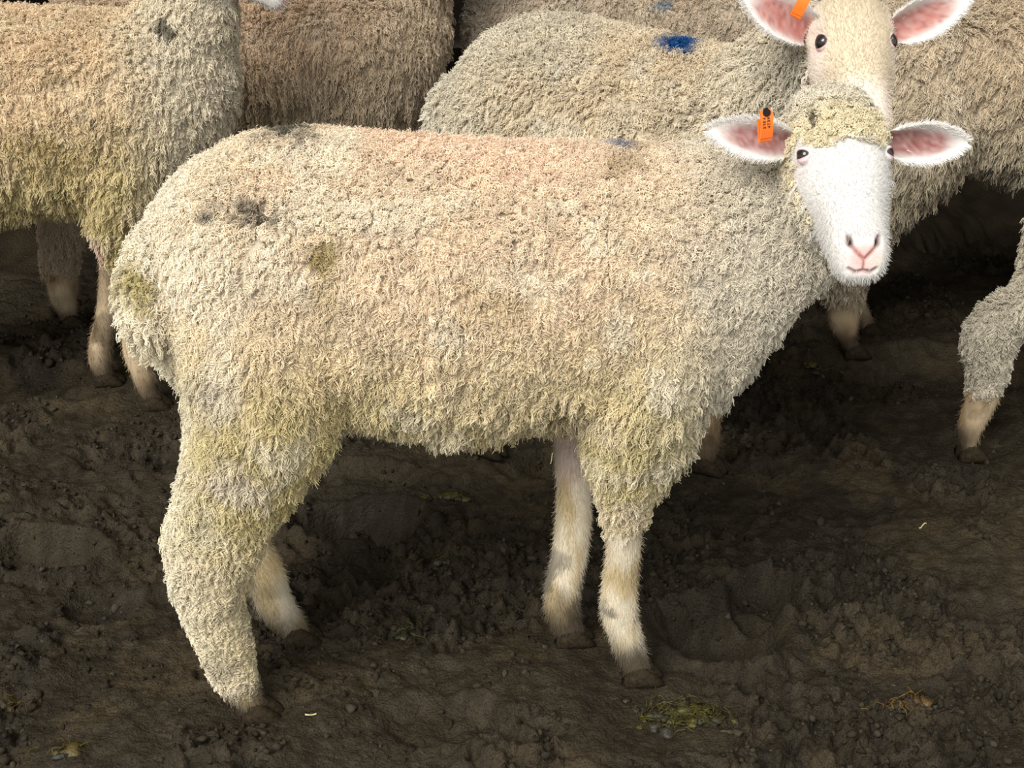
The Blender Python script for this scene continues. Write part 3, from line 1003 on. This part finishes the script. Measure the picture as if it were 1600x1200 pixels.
# ------------------------------------------------------------------ sheep configurations
def vdir(tilt, yaw=0.0, dep=16):
    """face axis seen from the camera: straight down the picture, tipped towards the viewer by tilt degrees"""
    d = math.radians(dep); tl = math.radians(tilt)
    dn = np.array([0, -math.sin(d), -math.cos(d)]); tw = np.array([0, -math.cos(d), math.sin(d)])
    a = dn * math.cos(tl) + tw * math.sin(tl)
    n = -dn * math.sin(tl) + tw * math.cos(tl)
    y = math.radians(yaw)
    R = np.array([[math.cos(y), -math.sin(y), 0], [math.sin(y), math.cos(y), 0], [0, 0, 1]])
    return R @ a, R @ n

PAL_MAIN = dict(base=(228, 212, 181), warm=(236, 208, 178), low=(207, 191, 130), pale=(240, 230, 206), rump=(242, 234, 212), neck=(214, 206, 187), cap=(226, 212, 176), face=(215, 211, 204), leg=(226, 214, 188), leg2=(202, 182, 140))

a, nrm = vdir(43, 4)
eye_main = at(1320, 241, 1.535) - ROOT
HF_MAIN = HeadFrame(eye_main, a, nrm, 0.97)
toc = np.array([0, -1, .25])
MAIN = dict(seed=11, loc=tuple(ROOT), yaw=0.0, label='cream woolly sheep standing side-on in front, white face turned to camera',
    torso=TORSO, tail=TAIL, legs=[NH, FH, NF, FF], head=HF_MAIN, voxel=.0042, smooth=9, muzzle=(0.0, 78.0), pal=PAL_MAIN,
    locks=38000, per_lock=7, K=10, turns=2.1, lock_r=.0046, wool=.0152, curl=.0018, rad=.00050, fur=260000, fur_len=.0055, cap_len=.62, face_line=.004, front_bare=.262, hind_bare=.045, far_hind=.12,
    eye=(.0525, .019, .002), eye_open=.36, eye_r=.0098,
    ears=[dict(root=(-.030, -.056, .004), axis=(-1, -.12, .20), face=toc + [.25, 0, -.1], L=.088, W=.024, rgb=(160, 100, 94)),
          dict(root=(-.030, .056, .004), axis=(1, .02, -.03), face=toc + [-.2, 0, -.1], L=.095, W=.024, rgb=(168, 106, 98))],
    stains=[(1272, 186, 6, 14, (70, 60, 40), .9, .6), (440, 212, 52, 30, (82, 78, 62), .95, 1), (400, 338, 52, 17, (84, 74, 60), .7, 3.2), (415, 345, 22, 7, (48, 42, 34), .9, 1.5), (392, 332, 14, 5, (52, 44, 36), .9, 1.5), (505, 402, 42, 26, (150, 130, 66), .8, 1.2), (985, 262, 46, 30, (160, 136, 92), .5, 1.8),
            (968, 220, 42, 30, (30, 86, 130), 1.0, .5), (215, 440, 40, 45, (176, 160, 90), .8, 1), (880, 640, 34, 34, (140, 122, 74), .7, 1),
            (760, 470, 110, 50, (190, 165, 112), .4, 1), (520, 420, 40, 120, (186, 168, 120), .5, 1), (893, 705, 34, 70, (232, 206, 200), .7, .6), (335, 620, 70, 60, (214, 204, 186), .5, 1), (370, 740, 100, 70, (226, 214, 200), .6, 1)])

def generic_tail():
    return [list(r) for r in TAIL]

def shift_leg(S, foot=None, dz=0, keep=0.42, hock=None):
    """bend a leg so that its foot stands elsewhere: the lower part follows, the top stays"""
    S = np.array(S, float)
    z0, z1 = S[-1, 2], S[0, 2]
    f = np.clip((z1 * keep + .2 - S[:, 2]) / (z1 * keep + .2 - z0), 0, 1)
    if foot is not None:
        S[:, 0] += (foot[0] - S[-1, 0]) * f
        S[:, 1] += (foot[1] - S[-1, 1]) * f
    if hock is not None:
        zc, dx = hock
        S[:, 0] += dx * np.exp(-((S[:, 2] - zc) / .09) ** 2)
    return S.tolist()

TORSO_STRAIGHT = [list(s) for s in TORSO[:15]] + [[TORSO[15][0], 0, .60, .088, .13], [TORSO[16][0] + .01, 0, .61, .06, .09], [TORSO[17][0] + .005, 0, .62, .03, .05]]
for s_ in TORSO_STRAIGHT: s_[1] *= .3
NECK_STRAIGHT = [(.20, 0, .50, .10, .16), (.30, 0, .60, .088, .125), (.355, 0, .72, .075, .10), (.375, 0, .82, .064, .082), (.385, 0, .88, .05, .06)]

def straight_head(dz=0.0, dx=0.0, yaw=0.0):
    a = np.array([.72 * math.cos(yaw), .72 * math.sin(yaw), -.69])
    n = np.array([.69 * math.cos(yaw), .69 * math.sin(yaw), .72])
    return HeadFrame(np.array([.43 + dx, 0, .90 + dz]), a, n, 1.0)

def straight_ears():
    return [dict(root=(-.030, -.056, .004), axis=(-.1, -1, -.05), face=(.9, -.2, .1), L=.09, W=.024), dict(root=(-.030, .056, .004), axis=(-.1, 1, -.05), face=(.9, .2, .1), L=.09, W=.024)]

BG = dict(tail=generic_tail(), voxel=.0075, smooth=6, locks=20000, per_lock=7, lock_r=.0056, wool=.018, curl=.0020, rad=.00068, fur=60000, K=7, turns=1.8, front_bare=.26, hind_bare=.13)

def bgsheep(**k):
    d = dict(BG); d.update(torso=TORSO_STRAIGHT, neck=NECK_STRAIGHT, legs=[NH, FH, NF, FF], head=straight_head(), ears=straight_ears()); d.update(k)
    return d

def pal(base, warm, low, pale, rump=None, neck=None):
    return dict(base=base, warm=warm, low=low, pale=pale, rump=rump or base, neck=neck or base, cap=base, face=(230, 224, 214), leg=(196, 174, 140), leg2=(160, 134, 100))

def to_local(cfgloc, yaw, P):
    c, s = math.cos(-yaw), math.sin(-yaw)
    d = np.asarray(P) - np.asarray(cfgloc)
    return np.array([c * d[0] - s * d[1], s * d[0] + c * d[1], d[2]])

CONFIGS = [MAIN]
# left: side-on, its chin just inside the top edge
loc = (-.885, 2.50, 0)
f1 = to_local(loc, 0, ground_pt(165, 598)); f2 = to_local(loc, 0, ground_pt(238, 636))
CONFIGS.append(bgsheep(seed=23, loc=loc, label='yellowish woolly sheep at the left edge, cut by the frame, chin above',
    pal=pal((222, 204, 168), (225, 200, 163), (199, 182, 119), (231, 216, 182), None, (225, 214, 190)), legs=[NH, FH, shift_leg(NF, f2), shift_leg(FF, f1)],
    stains=[(255, 42, 20, 14, (74, 66, 46), .8, 1.5), (147, 185, 9, 14, (70, 60, 44), .8, 1), (88, 120, 26, 14, (150, 130, 90), .6, 1.5), (10, 165, 6, 6, (50, 44, 36), .9, 1), (150, 385, 22, 40, (206, 170, 166), .8, .5), (60, 230, 90, 60, (170, 146, 84), .6, 1)],
    head=straight_head(-.045, -.002), locks=22000, front_bare=.31))
# brown one behind, between the left sheep and the pale rump
loc = (-.54, 2.92, 0)
fb = to_local(loc, 0, ground_pt(112, 508))
CONFIGS.append(bgsheep(seed=31, loc=loc, label='tan brown sheep standing behind, between the left sheep and the blue-marked one',
    pal=pal((203, 183, 154), (206, 180, 149), (181, 164, 132), (211, 194, 167)), legs=[shift_leg(NH, fb), FH, NF, FF], wool=.024))
# the blue-marked one with its face above the front sheep's head
yaw = math.radians(-33)
loc = (.235, 2.24, 0)
def rot_back(v, yaw):
    c, s = math.cos(-yaw), math.sin(-yaw)
    return np.array([c * v[0] - s * v[1], s * v[0] + c * v[1], v[2]])
a, nrm = vdir(42, 3, 12)
eye_mid = to_local(loc, yaw, at(1338, 66, 1.90))
HF_MID = HeadFrame(eye_mid, rot_back(a, yaw), rot_back(nrm, yaw), 1.0)
fm = to_local(loc, yaw, ground_pt(1100, 732))
fm2 = to_local(loc, yaw, ground_pt(1010, 690))
# (a slightly smaller animal)
tor_mid = [list(s) for s in TORSO[:-1]]
for q_ in tor_mid[15:]:
    q_[0] = tor_mid[14][0] + (q_[0] - tor_mid[14][0]) * .45
for q_ in tor_mid:
    q_[0] = -.42 + (q_[0] + .42) * .94
neck_mid = [[*to_local(loc, yaw, at(u_, v_, y_)), ra, rb] for u_, v_, y_, ra, rb in ((1175, 200, 2.12, .10, .11), (1238, 140, 2.06, .082, .09), (1290, 85, 2.01, .066, .07), (1332, 55, 1.97, .05, .05))]
CONFIGS.append(dict(BG, seed=47, loc=loc, yaw=yaw, label='blue-marked grey cream sheep behind, face with orange tag above front sheep\'s head',
    torso=tor_mid, legs=[NH, FH, shift_leg(NF, fm), shift_leg(FF, fm2)], neck=neck_mid, head=HF_MID, voxel=.006, locks=22000, fur=150000, face_line=-.06, beige_face=(204, 188, 160), eye_open=.62,
    pal=dict(pal((213, 204, 182), (217, 200, 170), (200, 190, 160), (224, 216, 196), (215, 207, 186), (203, 198, 184)), cap=(214, 200, 170), face=(236, 222, 206)),
    stains=[(1058, 76, 46, 20, (6, 72, 128), 1.0, .8)],
    ears=[dict(root=(-.030, -.056, .004), axis=rot_back((-1, -.25, .62), yaw), face=rot_back((.2, -1, .2), yaw), L=.105, W=.032, rgb=(190, 116, 104)),
          dict(root=(-.030, .056, .004), axis=rot_back((1, -.1, .48), yaw), face=rot_back((-.2, -1, .15), yaw), L=.105, W=.029, rgb=(192, 124, 112))]))
# right: flank and thigh seen behind the head
loc = (.97, 2.76, 0)
fr_ = to_local(loc, 0, ground_pt(1330, 556))
CONFIGS.append(bgsheep(seed=53, loc=loc, label='fawn sheep behind the front sheep\'s head, flank filling the upper right',
    pal=pal((206, 191, 165), (206, 186, 156), (186, 172, 144), (214, 202, 178)), legs=[shift_leg(NH, fr_), FH, NF, FF], wool=.026, lock_r=.006))
# far right: only the hind leg and haunch show
loc = (1.27, 2.345, 0)
NH_SLIM = [r[:3] + [r[3] * (1 if r[2] > .42 else .84), r[4] * (1 if r[2] > .42 else .84)] for r in [list(q) for q in NH]]
fr2 = to_local(loc, 0, ground_pt(1510, 715))
CONFIGS.append(bgsheep(seed=61, loc=loc, label='sheep at the right edge showing only its haunch and stretched hind leg',
    pal=pal((210, 200, 178), (208, 192, 164), (194, 182, 154), (218, 210, 190)), legs=[shift_leg(NH_SLIM, fr2, hock=(.27, -.078)), FH, NF, FF]))
# furthest back
loc = (.28, 3.16, 0)
CONFIGS.append(bgsheep(seed=71, loc=loc, label='furthest sheep, greyish back seen along the top behind the blue-marked one',
    pal=pal((206, 190, 166), (206, 184, 156), (186, 170, 142), (214, 202, 178)), stains=[(1034, 4, 22, 10, (90, 124, 150), .6, 1)]))

for c in CONFIGS:
    for S in c['legs']:
        y = c.get('yaw', 0); f = S[-1]
        FEET_FLAT.append((c['loc'][0] + math.cos(y) * f[0] - math.sin(y) * f[1], c['loc'][1] + math.sin(y) * f[0] + math.cos(y) * f[1]))

# ear tags: a loop folded over the upper edge of the ear
MAIN['ears'][0]['tag'] = dict(at=at(1193, 212, 1.515) - ROOT, up=(-.10, 0, 1), out=(.25, -1, .1), h=.030, w=.0135, d=.010)
mid_tag = to_local(CONFIGS[3]['loc'], CONFIGS[3]['yaw'], at(1245, 20, 1.875))
CONFIGS[3]['ears'][0]['tag'] = dict(at=mid_tag, up=rot_back((.45, 0, 1), CONFIGS[3]['yaw']), out=rot_back((-.1, -1, .1), CONFIGS[3]['yaw']), h=.030, w=.0135, d=.010, print=False)

build_setting()
for c in CONFIGS:
    build_sheep(c)

# ------------------------------------------------------------------ dung and straw on the mud
def dung(u, v, L, Wd, rgb, label, seed, n=26):
    rnd = np.random.default_rng(seed)
    c = ground_pt(u, v)
    root = bpy.data.objects.new('dung', None); root.location = (c[0], c[1], 0); link(root); tag(root, label, 'dung', 'dung on the mud')
    bm = bmesh.new(); bmesh.ops.create_icosphere(bm, subdivisions=2, radius=1)
    iv = np.array([q.co[:] for q in bm.verts]); fi = [[q.index for q in f.verts] for f in bm.faces]; bm.free()
    V, F, C = [], [], []
    for i in range(n):
        p = np.array([rnd.normal(0, L * .38), rnd.normal(0, Wd * .38), 0])
        r = rnd.uniform(.0032, .0085)
        q = iv * r * rnd.uniform(.6, 1.4, 3) * np.array([1.2, 1.2, .62])
        q = q * (1 + 1.1 * (vnoise(iv * 1.0 + i * 7.3, 2.6, seed)[:, None] - .5))
        h = height((np.array([c[0], c[1], 0]) + p)[None])[0]
        V.append(q + p + [0, 0, h + r * .15])
        F += [[k + i * len(iv) for k in f] for f in fi]
        col = lin(*rgb) * rnd.uniform(.12, .6) if rnd.random() < .7 else lin(52, 48, 37) * rnd.uniform(.4, 1.2)
        C.append(np.tile(col, (len(iv), 1)) * (0.8 + .4 * rnd.random((len(iv), 1))))
    mesh_obj('lump', np.concatenate(V), F, M_DUNG, root, True, np.concatenate(C))
    n_f = int(3 * n)
    K, N = 5, n_f
    P0 = np.stack([rnd.normal(0, L * .42, N), rnd.normal(0, Wd * .42, N), np.zeros(N)], 1)
    P0[:, 2] = height(P0 + [c[0], c[1], 0]) + .007
    an = rnd.uniform(0, 6.28, N); D = np.stack([np.cos(an), np.sin(an), rnd.normal(.0, .2, N)], 1)
    strands('fibre', P0, D, rnd.uniform(.008, .022, N), lin(*rgb) * rnd.uniform(.25, .95, (N, 1)), .0005, K, .0022, rnd, root, .5, .3)

dung(1062, 1108, .075, .036, (96, 88, 36), 'large olive green dung pat beside the front hoof', 3, 70)
dung(1406, 1106, .040, .016, (132, 100, 40), 'small ochre dung at the lower right', 4, 14)
dung(632, 994, .026, .016, (88, 92, 50), 'small green dung below the belly, between the legs', 5, 9)
dung(700, 872, .024, .014, (80, 88, 48), 'green glossy dung by the hoof-print hollow', 6, 8)
dung(700, 780, .050, .010, (104, 98, 40), 'thin streak of yellow green dung under the belly', 7, 12)
dung(1275, 570, .030, .02, (98, 86, 34), 'yellow dung behind the chest, by the far leg', 8, 9)
dung(14, 1108, .022, .016, (112, 92, 34), 'ochre dung at the left edge of the mud', 9, 8)
dung(108, 1188, .026, .014, (104, 88, 36), 'ochre dung at the bottom left corner', 10, 8)

def straw(u, v, L, ang, label, seed):
    rnd = np.random.default_rng(seed)
    c = ground_pt(u, v)
    V, F = [], []
    n, k = 6, 5
    for i in range(n):
        f = i / (n - 1) - .5
        p = np.array([math.cos(ang) * L * f, math.sin(ang) * L * f + .002 * math.sin(f * 5), 0])
        p[2] = height((c + p)[None])[0] + .0025
        for q in range(k):
            t = 2 * math.pi * q / k
            V.append(p + np.array([-math.sin(ang) * math.cos(t), math.cos(ang) * math.cos(t), math.sin(t)]) * .0011)
    for i in range(n - 1):
        for q in range(k):
            F.append((i * k + q, i * k + (q + 1) % k, (i + 1) * k + (q + 1) % k, (i + 1) * k + q))
    F += [tuple(range(k))[::-1], tuple(range((n - 1) * k, n * k))]
    o = mesh_obj('straw', V, F, M_STRAW, None, True)
    o.location = (c[0], c[1], 0)
    tag(o, label, 'straw', 'bits of straw on the mud')
straw(487, 1137, .014, .1, 'pale bit of straw right of the near hind hoof', 1)
straw(1440, 835, .014, .4, 'pale bit of straw on bare mud at the right', 2)
straw(862, 702, .012, 1.2, 'pale bit of straw under the belly by the far front leg', 3)
